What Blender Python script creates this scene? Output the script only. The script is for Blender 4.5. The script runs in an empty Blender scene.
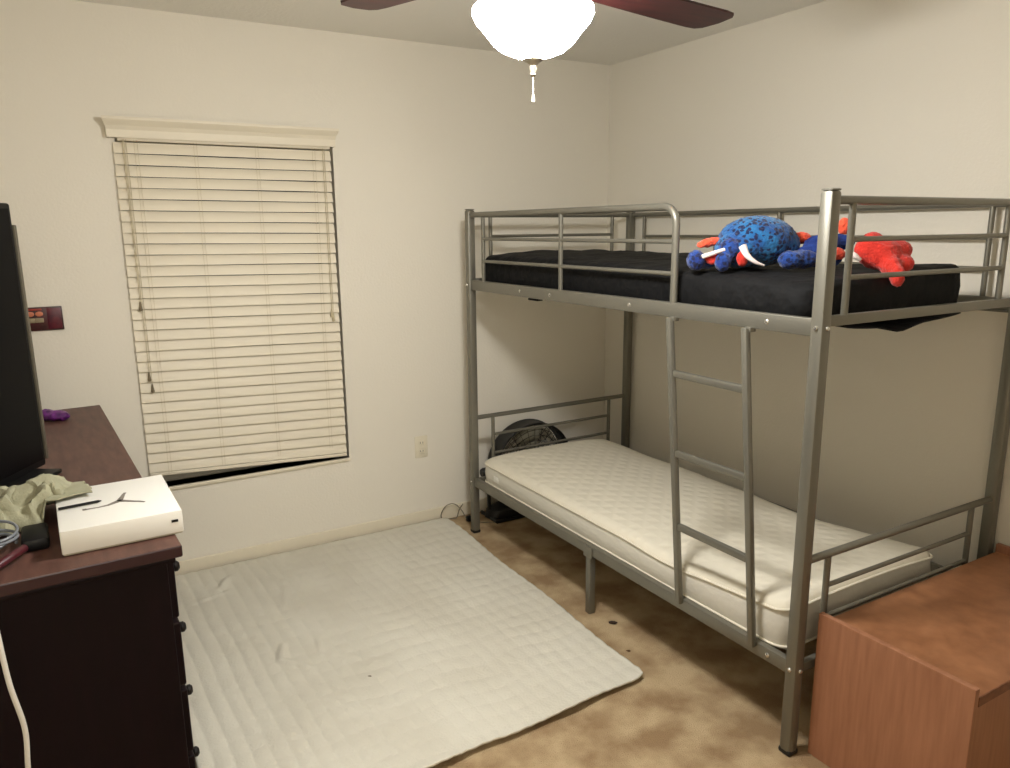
import bpy, bmesh, math, random
from mathutils import Vector, Matrix, noise
random.seed(7)
PI = math.pi
col = bpy.context.scene.collection
scn = bpy.context.scene

# ------------------------------------------------------------ materials
def lin(c):
    return tuple(((v/255)/12.92 if v/255 <= .04045 else ((v/255+.055)/1.055)**2.4) for v in c) + (1.0,)

def mat(name, rgb, rough=.6, metal=0.0, c2=None, nscale=8.0, ndetail=4.0, bump=0.0, bscale=60.0, coords='Object',
        stretch=None, emit=None, estr=0.0, alpha=None, spec=None, contrast=(.35, .65), sheen=0.0, bdist=.01):
    m = bpy.data.materials.new(name); m.use_nodes = True
    nt = m.node_tree; N = nt.nodes; L = nt.links
    b = N['Principled BSDF']
    b.inputs['Base Color'].default_value = lin(rgb)
    b.inputs['Roughness'].default_value = rough
    b.inputs['Metallic'].default_value = metal
    if spec is not None: b.inputs['Specular IOR Level'].default_value = spec
    if sheen: b.inputs['Sheen Weight'].default_value = sheen
    tc = N.new('ShaderNodeTexCoord'); mp = N.new('ShaderNodeMapping')
    L.new(tc.outputs[coords], mp.inputs['Vector'])
    if stretch: mp.inputs['Scale'].default_value = stretch
    if c2:
        n = N.new('ShaderNodeTexNoise'); n.inputs['Scale'].default_value = nscale; n.inputs['Detail'].default_value = ndetail
        r = N.new('ShaderNodeValToRGB'); r.color_ramp.elements[0].position = contrast[0]; r.color_ramp.elements[1].position = contrast[1]
        r.color_ramp.elements[0].color = lin(rgb); r.color_ramp.elements[1].color = lin(c2)
        L.new(mp.outputs[0], n.inputs['Vector']); L.new(n.outputs['Fac'], r.inputs['Fac']); L.new(r.outputs['Color'], b.inputs['Base Color'])
    if bump:
        n2 = N.new('ShaderNodeTexNoise'); n2.inputs['Scale'].default_value = bscale; n2.inputs['Detail'].default_value = 3
        bp = N.new('ShaderNodeBump'); bp.inputs['Strength'].default_value = bump; bp.inputs['Distance'].default_value = bdist
        L.new(mp.outputs[0], n2.inputs['Vector']); L.new(n2.outputs['Fac'], bp.inputs['Height']); L.new(bp.outputs['Normal'], b.inputs['Normal'])
    if emit:
        b.inputs['Emission Color'].default_value = lin(emit); b.inputs['Emission Strength'].default_value = estr
    return m

WALL = (232, 226, 212)
M = {}
M['wall'] = mat('wall_paint', WALL, .85, bump=.25, bscale=90, bdist=.004)
M['ceiling'] = mat('ceiling_paint', (240, 237, 228), .9, bump=.4, bscale=60, bdist=.006)
M['trim'] = mat('trim_paint', (228, 219, 197), .5)
M['carpet'] = mat('carpet', (156, 128, 93), .95, c2=(198, 174, 136), nscale=6.5, ndetail=8, bump=.9, bscale=260, bdist=.008, contrast=(.38, .62))
M['blind'] = mat('blind_vinyl', (230, 221, 200), .5, bump=.05, bscale=30)
M['cord'] = mat('blind_cord', (196, 184, 152), .7)
M['tassel'] = mat('tassel', (120, 108, 84), .6)
M['frame'] = mat('window_vinyl', (200, 195, 182), .5)
M['metal'] = mat('silver_paint', (124, 121, 110), .38, metal=.5, bump=.04, bscale=300)
M['bolt'] = mat('bolt_steel', (210, 208, 200), .25, metal=.9)
M['black'] = mat('black_plastic', (12, 12, 13), .5, spec=.25)
M['screen'] = mat('tv_screen', (5, 5, 7), .35, spec=.15)
M['bezel'] = mat('tv_bezel', (92, 86, 74), .35)
M['cover'] = mat('black_sheet', (11, 11, 12), .8, bump=.8, bscale=9, bdist=.03, spec=.25)
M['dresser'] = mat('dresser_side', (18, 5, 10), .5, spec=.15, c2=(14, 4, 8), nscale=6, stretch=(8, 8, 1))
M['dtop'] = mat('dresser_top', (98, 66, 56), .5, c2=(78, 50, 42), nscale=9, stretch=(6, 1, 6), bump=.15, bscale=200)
M['dedge'] = mat('dresser_edge', (42, 12, 20), .4)
M['knob'] = mat('knob', (14, 9, 10), .4, spec=.3)
M['white'] = mat('white_box', (232, 230, 222), .45)
M['seam'] = mat('box_seam', (178, 172, 150), .5)
M['emblem'] = mat('emblem_grey', (128, 120, 112), .5)
M['cloth'] = mat('sage_cloth', (164, 162, 136), .9, c2=(148, 146, 120), nscale=14, bump=.4, bscale=180, bdist=.004)
M['cable_g'] = mat('cable_grey', (120, 124, 130), .35)
M['cable_w'] = mat('cable_white', (206, 202, 192), .45)
M['purple'] = mat('purple_plastic', (120, 40, 134), .35, c2=(60, 18, 74), nscale=40)
M['redbrown'] = mat('red_plastic', (74, 24, 32), .4)
M['blade'] = mat('mahogany_blade', (62, 22, 20), .45, c2=(42, 14, 14), nscale=6, stretch=(1, 9, 1))
M['bronze'] = mat('aged_nickel', (150, 140, 122), .35, metal=.8)
M['chain'] = mat('chain_ivory', (226, 218, 196), .3, metal=.2)
M['plate'] = mat('outlet_plastic', (228, 220, 198), .4)
M['fanblack'] = mat('fan_black', (24, 24, 23), .45)
M['fangrey'] = mat('fan_blade_grey', (176, 170, 150), .45)
M['scrap'] = mat('scrap_dark', (52, 38, 28), .9)
M['red'] = mat('red_plush', (206, 48, 34), .95, c2=(214, 44, 30), nscale=20, bump=1, bscale=120, bdist=.006, sheen=.2)
M['orange'] = mat('orange_plush', (240, 96, 62), .95, c2=(226, 74, 46), nscale=20, bump=1, bscale=120, bdist=.006, sheen=.2)
M['fang'] = mat('white_felt', (240, 226, 220), .9)
M['navy'] = mat('navy_plush', (20, 40, 104), .95, c2=(24, 62, 142), nscale=30, bump=1, bscale=120, bdist=.006)

# wood of the low cabinet
def wood(name, a, b_, stretch, rough=.45):
    m = mat(name, a, rough, c2=b_, nscale=5, ndetail=8, stretch=stretch, contrast=(.3, .7))
    return m
M['oak_side'] = wood('cabinet_laminate_side', (164, 114, 85), (146, 98, 71), (14, 14, 1.2))
M['oak_top'] = wood('cabinet_laminate_top', (166, 114, 78), (134, 86, 55), (3, 3, 3), .35)
M['oak_edge'] = wood('cabinet_edge', (128, 78, 50), (100, 58, 36), (10, 10, 10))

# quilted mattress cloth: diamond stitching by crossed waves
def quilt(name, rgb, scale, strength, dist):
    m = mat(name, rgb, .85); nt = m.node_tree; N = nt.nodes; L = nt.links
    tc = N.new('ShaderNodeTexCoord'); hs = []
    for ang in (45, -45):
        mp = N.new('ShaderNodeMapping'); mp.inputs['Rotation'].default_value = (0, 0, math.radians(ang))
        w = N.new('ShaderNodeTexWave'); w.inputs['Scale'].default_value = scale; w.inputs['Distortion'].default_value = 1.2
        L.new(tc.outputs['Object'], mp.inputs['Vector']); L.new(mp.outputs[0], w.inputs['Vector']); hs.append(w)
    mx = N.new('ShaderNodeMath'); mx.operation = 'MINIMUM'
    L.new(hs[0].outputs['Fac'], mx.inputs[0]); L.new(hs[1].outputs['Fac'], mx.inputs[1])
    bp = N.new('ShaderNodeBump'); bp.inputs['Strength'].default_value = strength; bp.inputs['Distance'].default_value = dist
    L.new(mx.outputs[0], bp.inputs['Height']); L.new(bp.outputs[0], N['Principled BSDF'].inputs['Normal'])
    return m
M['mattress'] = quilt('mattress_ticking', (226, 219, 200), 5.0, .32, .008)
M['mattside'] = mat('mattress_border', (212, 208, 196), .85, bump=.2, bscale=40)
M['blanket'] = mat('quilt_cloth', (204, 199, 184), .95, c2=(212, 208, 194), nscale=3, bump=.5, bscale=120, bdist=.005)

# blue plush with dark spots
def spots(name, light):
    m = mat(name, (40, 120, 196), .95, bump=1, bscale=120, bdist=.006, sheen=.2)
    nt = m.node_tree; N = nt.nodes; L = nt.links
    tc = N.new('ShaderNodeTexCoord'); v = N.new('ShaderNodeTexVoronoi'); v.inputs['Scale'].default_value = 62; v.inputs['Randomness'].default_value = 1
    r = N.new('ShaderNodeValToRGB'); r.color_ramp.interpolation = 'EASE'
    r.color_ramp.elements[0].position = .36; r.color_ramp.elements[0].color = lin((8, 24, 70))
    r.color_ramp.elements[1].position = .50; r.color_ramp.elements[1].color = lin(light)
    nz = N.new('ShaderNodeTexNoise'); nz.inputs['Scale'].default_value = 14
    r2 = N.new('ShaderNodeValToRGB'); r2.color_ramp.elements[0].position = .4; r2.color_ramp.elements[0].color = lin((30, 78, 178))
    r2.color_ramp.elements[1].position = .6; r2.color_ramp.elements[1].color = lin((255, 255, 255))
    mx = N.new('ShaderNodeMix'); mx.data_type = 'RGBA'; mx.blend_type = 'MULTIPLY'; mx.inputs[0].default_value = .6
    wn = N.new('ShaderNodeTexNoise'); wn.inputs['Scale'].default_value = 60; wa = N.new('ShaderNodeVectorMath'); wa.operation = 'MULTIPLY_ADD'; wa.inputs[1].default_value = (.018, .018, .018)
    L.new(tc.outputs['Object'], wn.inputs['Vector']); L.new(wn.outputs['Color'], wa.inputs[0]); L.new(tc.outputs['Object'], wa.inputs[2])
    L.new(wa.outputs[0], v.inputs['Vector']); L.new(v.outputs['Distance'], r.inputs['Fac'])
    L.new(tc.outputs['Object'], nz.inputs['Vector']); L.new(nz.outputs['Fac'], r2.inputs['Fac'])
    L.new(r.outputs['Color'], mx.inputs[6]); L.new(r2.outputs['Color'], mx.inputs[7])
    L.new(mx.outputs[2], N['Principled BSDF'].inputs['Base Color'])
    return m
M['bluespot'] = spots('spotted_blue_plush', (30, 108, 164))
M['deepspot'] = spots('spotted_deep_blue_plush', (24, 66, 140))

m = bpy.data.materials.new('glowing_glass'); m.use_nodes = True
b = m.node_tree.nodes['Principled BSDF']; b.inputs['Base Color'].default_value = lin((255, 246, 226))
b.inputs['Emission Color'].default_value = (1.0, .985, .955, 1); b.inputs['Emission Strength'].default_value = 158.0
M['bowl'] = m
m = bpy.data.materials.new('window_glass'); m.use_nodes = True
b = m.node_tree.nodes['Principled BSDF']; b.inputs['Base Color'].default_value = (.8, .85, .9, 1)
b.inputs['Transmission Weight'].default_value = 1.0; b.inputs['Roughness'].default_value = .02; b.inputs['IOR'].default_value = 1.45
M['glass'] = m

# ------------------------------------------------------------ helpers
def obj(name, bm, material, parent=None, smooth=True):
    me = bpy.data.meshes.new(name)
    bmesh.ops.recalc_face_normals(bm, faces=bm.faces)
    bm.to_mesh(me); bm.free()
    mats = material if isinstance(material, (list, tuple)) else [material]
    for mm in mats: me.materials.append(mm)
    if smooth:
        for p in me.polygons: p.use_smooth = True
        try: me.set_sharp_from_angle(angle=math.radians(38))
        except Exception: pass
    o = bpy.data.objects.new(name, me); col.objects.link(o)
    if parent:
        o.parent = parent
        # geometry is written in world coordinates unless the caller asks otherwise
        o.matrix_parent_inverse = parent.matrix_world.inverted() if False else Matrix.Identity(4)
    return o

def thing(name, label, cat, loc=(0, 0, 0), rz=0, group=None):
    o = bpy.data.objects.new(name, None); col.objects.link(o); o.empty_display_size = .1
    o.location = loc; o.rotation_euler = (0, 0, rz); o['label'] = label; o['category'] = cat
    if group: o['group'] = group
    return o
def tag(o, label, cat, group=None):
    o['label'] = label; o['category'] = cat
    if group: o['group'] = group
    return o
def struct(name, bm, m, parent=None):
    o = obj(name, bm, m, parent, smooth=False)
    if parent is None: o['kind'] = 'structure'
    return o

def box(bm, lo, hi, bev=0, seg=2, mtx=None, mi=0):
    r = bmesh.ops.create_cube(bm, size=1.0); vs = r['verts']
    c = [(a+b_)/2 for a, b_ in zip(lo, hi)]; s = [abs(b_-a) for a, b_ in zip(lo, hi)]
    for v in vs: v.co = Vector((v.co.x*s[0]+c[0], v.co.y*s[1]+c[1], v.co.z*s[2]+c[2]))
    fs = set(f for v in vs for f in v.link_faces)
    if bev:
        es = set(e for v in vs for e in v.link_edges)
        rr = bmesh.ops.bevel(bm, geom=list(es), offset=bev, segments=seg, affect='EDGES', profile=.5)
        fs = set(rr['faces']) | set(f for f in fs if f.is_valid)
        vs = list(set(v for f in fs for v in f.verts))
    for f in fs: f.material_index = mi
    if mtx is not None:
        for v in vs: v.co = mtx @ v.co
    return vs

def tube(bm, pts, r, n=10, caps=True, mi=0):
    pts = [Vector(p) for p in pts]; rad = r if isinstance(r, (list, tuple)) else [r]*len(pts)
    rings = []; prev = None
    for i, p in enumerate(pts):
        if i == 0: d = pts[1]-p
        elif i == len(pts)-1: d = p-pts[i-1]
        else: d = (pts[i+1]-p).normalized()+(p-pts[i-1]).normalized()
        d.normalize()
        if prev is None:
            a = Vector((0, 0, 1)) if abs(d.z) < .9 else Vector((1, 0, 0)); u = d.cross(a).normalized()
        else:
            u = (prev - d*prev.dot(d)).normalized()
        prev = u; w = d.cross(u)
        rings.append([bm.verts.new(p + (u*math.cos(2*PI*k/n)+w*math.sin(2*PI*k/n))*rad[i]) for k in range(n)])
    for a, c in zip(rings, rings[1:]):
        for k in range(n):
            f = bm.faces.new((a[k], a[(k+1) % n], c[(k+1) % n], c[k])); f.material_index = mi
    if caps:
        bm.faces.new(rings[0]).material_index = mi; bm.faces.new(rings[-1][::-1]).material_index = mi

def lathe(bm, prof, c, n=32, axis='z', mi=0):
    c = Vector(c); rings = []
    def pt(r, h, a):
        x, y = r*math.cos(a), r*math.sin(a)
        return c + (Vector((x, y, h)) if axis == 'z' else Vector((x, h, y)) if axis == 'y' else Vector((h, x, y)))
    for r, h in prof:
        if r < 1e-5: rings.append([bm.verts.new(pt(0, h, 0))])
        else: rings.append([bm.verts.new(pt(r, h, 2*PI*k/n)) for k in range(n)])
    for a, b_ in zip(rings, rings[1:]):
        for k in range(n):
            k2 = (k+1) % n
            if len(a) == 1 and len(b_) == 1: continue
            if len(a) == 1: f = bm.faces.new((a[0], b_[k], b_[k2]))
            elif len(b_) == 1: f = bm.faces.new((a[k], a[k2], b_[0]))
            else: f = bm.faces.new((a[k], a[k2], b_[k2], b_[k]))
            f.material_index = mi

def sq_tube(bm, a, b_, w, bev=.006):
    # square-section bar from a to b_
    a = Vector(a); b_ = Vector(b_); d = b_-a; L = d.length
    q = d.to_track_quat('Z', 'Y'); mt = Matrix.Translation(a) @ q.to_matrix().to_4x4()
    box(bm, (-w/2, -w/2, 0), (w/2, w/2, L), bev, 2, mt)

def ellipsoid(bm, c, r, rot=None, sub=3, mi=0):
    rr = bmesh.ops.create_icosphere(bm, subdivisions=sub, radius=1)
    mt = Matrix.Translation(c)
    if rot: mt = mt @ rot
    for v in rr['verts']:
        v.co = mt @ Vector((v.co.x*r[0], v.co.y*r[1], v.co.z*r[2]))
        for f in v.link_faces: f.material_index = mi

def bezier(P, n=24):
    # Catmull-Rom through points
    P = [Vector(p) for p in P]; Q = [P[0]*2-P[1]] + P + [P[-1]*2-P[-2]]; out = []
    for i in range(1, len(Q)-2):
        for k in range(n):
            t = k/n; p0, p1, p2, p3 = Q[i-1], Q[i], Q[i+1], Q[i+2]
            out.append(.5*((2*p1)+(-p0+p2)*t+(2*p0-5*p1+4*p2-p3)*t*t+(-p0+3*p1-3*p2+p3)*t**3))
    out.append(P[-1]); return out

# ------------------------------------------------------------ room shell
XL, YF, ZC = -3.42, -3.95, 2.40
T = .14
WX0, WX1, WZ0, WZ1 = -2.478, -1.585, .432, 1.955
bm = bmesh.new(); box(bm, (XL-T, YF-T, -.1), (T, T, 0)); struct('floor', bm, M['carpet'])
bm = bmesh.new(); box(bm, (XL-T, YF-T, ZC), (T, T, ZC+.1)); struct('ceiling', bm, M['ceiling'])
bm = bmesh.new(); box(bm, (0, YF-T, 0), (T, T, ZC)); struct('wall_right', bm, M['wall'])
bm = bmesh.new(); box(bm, (XL-T, YF-T, 0), (XL, T, ZC)); struct('wall_left', bm, M['wall'])
# doorway added in the front wall, with an unseen hall that fills shadows
DX0, DX1, DH, HY = -3.30, -2.40, 2.06, YF-T-1.35
bm = bmesh.new(); box(bm, (XL, YF-T, 0), (DX0, YF, ZC)); box(bm, (DX1, YF-T, 0), (0, YF, ZC)); box(bm, (DX0, YF-T, DH), (DX1, YF, ZC)); struct('wall_front', bm, M['wall'])
bm = bmesh.new(); box(bm, (DX0-.06, YF, 0), (DX0, YF+.014, DH+.06), .003); box(bm, (DX1, YF, 0), (DX1+.06, YF+.014, DH+.06), .003); box(bm, (DX0, YF, DH), (DX1, YF+.014, DH+.06), .003); struct('trim_1', bm, M['trim'])  # casing of the added doorway
bm = bmesh.new(); box(bm, (XL-T-.3, HY-T, 0), (-1.2, HY, ZC)); box(bm, (XL-T-.3, HY, 0), (XL-.3, YF-T, ZC)); box(bm, (-1.2-T, HY, 0), (-1.2, YF-T, ZC)); struct('wall_fill_hall', bm, M['wall'])  # added hall walls, bounce fill light through the doorway
bm = bmesh.new(); box(bm, (XL-T-.3, HY-T, -.1), (-1.2, YF-T, 0)); struct('floor_fill_hall', bm, M['carpet'])
bm = bmesh.new(); box(bm, (XL-T-.3, HY-T, ZC), (-1.2, YF-T, ZC+.1)); struct('ceiling_fill_hall', bm, M['ceiling'])
ld = bpy.data.lights.new('hall_fill_lamp', 'POINT'); ld.energy = 58; ld.shadow_soft_size = .15; ld.color = (1, .95, .86)  # added unseen lamp, softens the shadows in the bedroom
lo_ = bpy.data.objects.new('hall_fill_lamp', ld); col.objects.link(lo_); lo_.location = (-2.75, HY+.62, 2.05)
bm = bmesh.new()
box(bm, (XL, 0, 0), (WX0, T, ZC)); box(bm, (WX1, 0, 0), (0, T, ZC))
box(bm, (WX0, 0, 0), (WX1, T, WZ0)); box(bm, (WX0, 0, WZ1), (WX1, T, ZC))
struct('wall_back', bm, M['wall'])
def baseboard(name, lo, hi, ax):
    bm = bmesh.new(); box(bm, lo, hi, .004, 2); struct(name, bm, M['trim'])
baseboard('baseboard_back', (XL+.014, -.012, 0), (-.014, 0, .075), 0)
baseboard('baseboard_right', (-.012, YF+.014, 0), (0, 0, .075), 1)
baseboard('baseboard_left', (XL, YF+.014, 0), (XL+.012, 0, .075), 1)

# window in its recess
win = bpy.data.objects.new('window_1', None); col.objects.link(win); win.location = (0, 0, 0); win['kind'] = 'structure'
bm = bmesh.new(); f = .045
box(bm, (WX0, .085, WZ0), (WX0+f, .135, WZ1), .004); box(bm, (WX1-f, .085, WZ0), (WX1, .135, WZ1), .004)
box(bm, (WX0+f, .085, WZ0), (WX1-f, .135, WZ0+f), .004); box(bm, (WX0+f, .085, WZ1-f), (WX1-f, .135, WZ1), .004)
zc = (WZ0+WZ1)/2; box(bm, (WX0+f, .08, zc-.02), (WX1-f, .13, zc+.02), .004)
obj('window_frame', bm, M['frame'], win, smooth=False)
bm = bmesh.new(); box(bm, (WX0+f, .108, WZ0+f), (WX1-f, .112, zc-.02)); box(bm, (WX0+f, .108, zc+.02), (WX1-f, .112, WZ1-f))
obj('window_glass', bm, M['glass'], win, smooth=False)
bm = bmesh.new(); box(bm, (WX0-.004, -.012, WZ0-.016), (WX1+.002, .085, WZ0), .004)
obj('window_sill', bm, M['trim'], win, smooth=False)

# ------------------------------------------------------------ window blind
bl = thing('window_blind', 'closed cream horizontal slat blind with a moulded valance covering the window', 'blind', (-2.04, 0, 0))
bx = -2.04
def bobj(n, bm, m, par=None, smooth=True):
    for v in bm.verts: v.co.x -= bx
    return obj(n, bm, m, par or bl, smooth)
# valance with a crown profile, returns at both ends
bm = bmesh.new()
prof = [(-.030, 1.905), (-.034, 1.905), (-.034, 1.935), (-.040, 1.950), (-.052, 1.964), (-.058, 1.972), (-.058, 1.982), (-.030, 1.982)]
ends = [(-2.508, 1), (-1.582, -1)]
rings = []
for xe, sg in ends:
    rings.append([bm.verts.new((xe - sg*(-(y)-.034)*.5 if y < -.034 else xe, y, z)) for y, z in prof])
n = len(prof)
for k in range(n): bm.faces.new((rings[0][k], rings[0][(k+1) % n], rings[1][(k+1) % n], rings[1][k]))
bm.faces.new(rings[0]); bm.faces.new(rings[1][::-1])
# returns to the wall
box(bm, (-2.508, -.030, 1.905), (-2.498, -.001, 1.98)); box(bm, (-1.592, -.030, 1.905), (-1.582, -.001, 1.98))
bobj('valance', bm, M['blind'], smooth=False)
bm = bmesh.new(); box(bm, (-2.470, -.018, 1.895), (-1.602, .035, 1.95), .003); bobj('headrail', bm, M['blind'])
SX0, SX1 = -2.487, -1.602
NS = 31; P0 = 1.893; P1L, P1R = .514, .466
def zrow(i, t):      # bottom of the stack sags a little at the left
    f_ = i/NS
    zl = P0 + (P1L-P0)*f_; zr = P0 + (P1R-P0)*f_
    return zl + (zr-zl)*t
bm = bmesh.new()
for i in range(NS):
    nseg = 8; rows = []
    for k in range(nseg+1):
        t = k/nseg; x = SX0+(SX1-SX0)*t
        zt = zrow(i, t)-.0035 + .0006*math.sin(i*1.7+t*5); zb = zt-.0430
        rr = []
        # slightly crowned slat, lower edge towards the room
        for s, dy in ((0, .004), (.25, -.001), (.5, -.005), (.75, -.008), (1, -.0095)):
            rr.append((x, -.0085+dy, zt+(zb-zt)*s))
        back = [(a, b_+.0026, c) for a, b_, c in rr[::-1]]
        rows.append([bm.verts.new(p) for p in rr+back])
    m_ = len(rows[0])
    for a, b_ in zip(rows, rows[1:]):
        for k in range(m_): bm.faces.new((a[k], a[(k+1) % m_], b_[(k+1) % m_], b_[k]))
    bm.faces.new(rows[0]); bm.faces.new(rows[-1][::-1])
bobj('slats', bm, M['blind'])
bm = bmesh.new()
mtv = box(bm, (SX0, -.018, 0), (SX1, -.0005, .016), .003)
for v in bm.verts:
    t = (v.co.x-SX0)/(SX1-SX0); v.co.z += P1L-.020+(P1R-P1L)*t
bobj('bottom_rail', bm, M['blind'])
for x in (-2.405, -2.18, -1.93, -1.68):
    bm = bmesh.new()
    for dx in (-.006, .006):
        tube(bm, [(x+dx, -.0190, 1.9), (x+dx, -.0190, .50)], .0006, 5)
    bobj('ladder_cord', bm, M['cord'])
for x, zend in ((-2.452, 1.25), (-2.448, .95), (-2.440, .90), (-1.640, 1.17), (-1.632, 1.15)):
    bm = bmesh.new(); tube(bm, [(x, -.022, 1.9), (x+.001, -.023, zend)], .0012, 6)
    c = bobj('pull_cord', bm, M['cord'])
    bm = bmesh.new(); lathe(bm, [(0, zend+.004), (.003, zend+.002), (.0045, zend-.012), (.0075, zend-.028), (.006, zend-.034), (0, zend-.034)], (x, -.023, 0), 12)
    bobj('tassel', bm, M['tassel'] if x < -2 else M['cord'], c)

# ------------------------------------------------------------ outlet and wall card
o = thing('wall_outlet', 'pale electrical outlet plate low on the window wall left of the bed', 'outlet', (-1.197, 0, .426))
bm = bmesh.new(); box(bm, (-.036, -.006, -.058), (.036, -.0005, .058), .003); obj('cover_plate', bm, M['plate'], o)
for dz in (-.022, .022):
    bm = bmesh.new(); box(bm, (-.016, -.0085, dz-.014), (.016, -.005, dz+.014), .004)
    s = obj('socket', bm, M['plate'], o)
    bm = bmesh.new(); box(bm, (-.008, -.0095, dz-.004), (-.006, -.008, dz+.006)); box(bm, (.006, -.0095, dz-.004), (.008, -.008, dz+.006))
    obj('slot', bm, M['scrap'], s)

c = thing('wall_plaque', 'small dark red picture plaque on the wall beside the television', 'picture', (-2.812, 0, 1.205))
W_, H_ = .076, .047
bm = bmesh.new(); box(bm, (-W_, -.010, -H_), (W_, -.0005, H_), .003); obj('panel', bm, mat('plaque_board', (52, 26, 22), .4, c2=(78, 26, 30), nscale=30), c)
bm = bmesh.new(); box(bm, (.022, -.0118, -H_+.006), (W_-.006, -.0095, H_-.006), .001); obj('side_patch', bm, mat('plaque_wine', (96, 26, 38), .4, c2=(70, 14, 34), nscale=40), c)
bm = bmesh.new()
for x in (-.034, -.004): ellipsoid(bm, (x, -.011, .020), (.014, .002, .010), sub=2)
obj('face_motif', bm, mat('plaque_peach', (196, 116, 84), .5), c)
bm = bmesh.new()
for x in (-.036, -.006): box(bm, (x-.015, -.0125, -.014), (x+.015, -.0095, .004), .002)
obj('light_motif', bm, mat('plaque_grey', (146, 132, 104), .5), c)
bm = bmesh.new(); box(bm, (-.052, -.0122, .034), (.006, -.0095, .041), .001); obj('top_stripe', bm, mat('plaque_red', (150, 44, 30), .5), c)

# ------------------------------------------------------------ ceiling fan
FX, FY = -1.735, -1.940
fan = thing('ceiling_fan', 'ceiling fan with mahogany blades and a glowing white glass bowl light', 'ceiling fan', (FX, FY, ZC))
def flo(bm):
    for v in bm.verts: v.co -= Vector((FX, FY, ZC))
    return bm
bm = bmesh.new(); lathe(bm, [(0, 2.399), (.07, 2.399), (.072, 2.37), (.05, 2.335), (.022, 2.32), (0, 2.32)], (FX, FY, 0), 32); obj('canopy', flo(bm), M['bronze'], fan)
bm = bmesh.new(); tube(bm, [(FX, FY, 2.33), (FX, FY, 2.22)], .013, 14); obj('downrod', flo(bm), M['bronze'], fan)
bm = bmesh.new(); lathe(bm, [(0, 2.235), (.04, 2.235), (.10, 2.215), (.125, 2.18), (.125, 2.13), (.10, 2.105), (.06, 2.095), (.06, 2.07), (.09, 2.062), (.118, 2.045), (.120, 2.032), (0, 2.032)], (FX, FY, 0), 40)
obj('motor_housing', flo(bm), M['bronze'], fan)
bm = bmesh.new()
prof = [(.128, 2.034), (.138, 2.024), (.139, 2.013), (.132, 1.998), (.118, 1.982), (.105, 1.966), (.092, 1.950), (.074, 1.936), (.050, 1.926), (.025, 1.922), (0, 1.920)]
lathe(bm, prof, (FX, FY, 0), 48); obj('light_bowl', flo(bm), M['bowl'], fan)
bm = bmesh.new(); lathe(bm, [(0, 1.921), (.024, 1.921), (.025, 1.916), (.014, 1.909), (.008, 1.903), (.0085, 1.896), (.006, 1.890), (.0075, 1.884), (.003, 1.879), (0, 1.878)], (FX, FY, 0), 24)
obj('finial', flo(bm), M['bronze'], fan)
bm = bmesh.new()
for k in range(9): ellipsoid(bm, (FX, FY, 1.876-k*.0045), (.0022, .0022, .0022), sub=1)
tube(bm, [(FX, FY, 1.84), (FX, FY, 1.825)], [.003, .0042], 8)
obj('pull_chain', flo(bm), M['chain'], fan)
for ang, dz, ddr in ((9, -.30, .02), (112, -.270, -.080), (191, -.29, 0), (281, -.29, 0)):
    a = math.radians(ang); mt = Matrix.Rotation(a, 4, 'Z') @ Matrix.Rotation(math.radians(-4), 4, 'X') @ Matrix.Translation((ddr, 0, 0))
    bm = bmesh.new()
    outl = [(.20, -.045), (.24, -.058), (.45, -.066), (.62, -.070), (.655, -.066), (.672, -.050), (.680, 0), (.672, .050), (.655, .066), (.62, .070), (.45, .066), (.24, .058), (.20, .045)]
    t_ = bm.faces.new([bm.verts.new((x, y, .003)) for x, y in outl]); 
    e = bmesh.ops.extrude_face_region(bm, geom=[t_])
    for v in e['geom']:
        if isinstance(v, bmesh.types.BMVert): v.co.z -= .006
    for v in bm.verts: v.co = Matrix.Translation((0, 0, dz)) @ mt @ v.co
    bd = obj('blade', bm, M['blade'], fan, smooth=False)
    bm = bmesh.new(); box(bm, (.10, -.018, .003), (.19, .018, .010), .003); box(bm, (.18, -.034, .003), (.27, .034, .009), .003)
    for v in bm.verts: v.co = Matrix.Translation((0, 0, dz)) @ mt @ v.co
    obj('blade_iron', bm, M['bronze'], bd)

# ------------------------------------------------------------ bunk bed
XF, XB, Y0, Y1, H = -1.0155, -.0364, -.2485, -2.2185, 1.624
bed = thing('bunk_bed', 'silver metal twin bunk bed with ladder standing along the right wall', 'bunk bed', (XF, Y0, 0))
B0 = Vector((XF, Y0, 0))
def bo(name, bm, m=None, par=None, smooth=True):
    for v in bm.verts: v.co -= B0
    return obj(name, bm, m or M['metal'], par or bed, smooth)
for x in (XF, XB):
    for y in (Y0, Y1):
        bm = bmesh.new(); sq_tube(bm, (x, y, 0.0), (x, y, H), .040, .010)
        p = bo('post', bm)
        bm = bmesh.new(); box(bm, (x-.021, y-.021, 0), (x+.021, y+.021, .018), .006); bo('foot_cap', bm, M['fanblack'], p)
        bm = bmesh.new(); box(bm, (x-.018, y-.018, H-.001), (x+.018, y+.018, H+.004), .004); bo('end_cap', bm, M['metal'], p)
        for z in (.277, 1.272):
            bm = bmesh.new(); lathe(bm, [(0, -.0055), (.005, -.005), (.007, -.002), (.007, .001)], (x, y-.020, z), 12, 'y')
            lathe(bm, [(0, -.0055), (.005, -.005), (.007, -.002), (.007, .001)], (x-.020, y, z), 12, 'x'); bo('bolt', bm, M['bolt'], p)
yi0, yi1 = Y0-.020, Y1+.020
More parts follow.
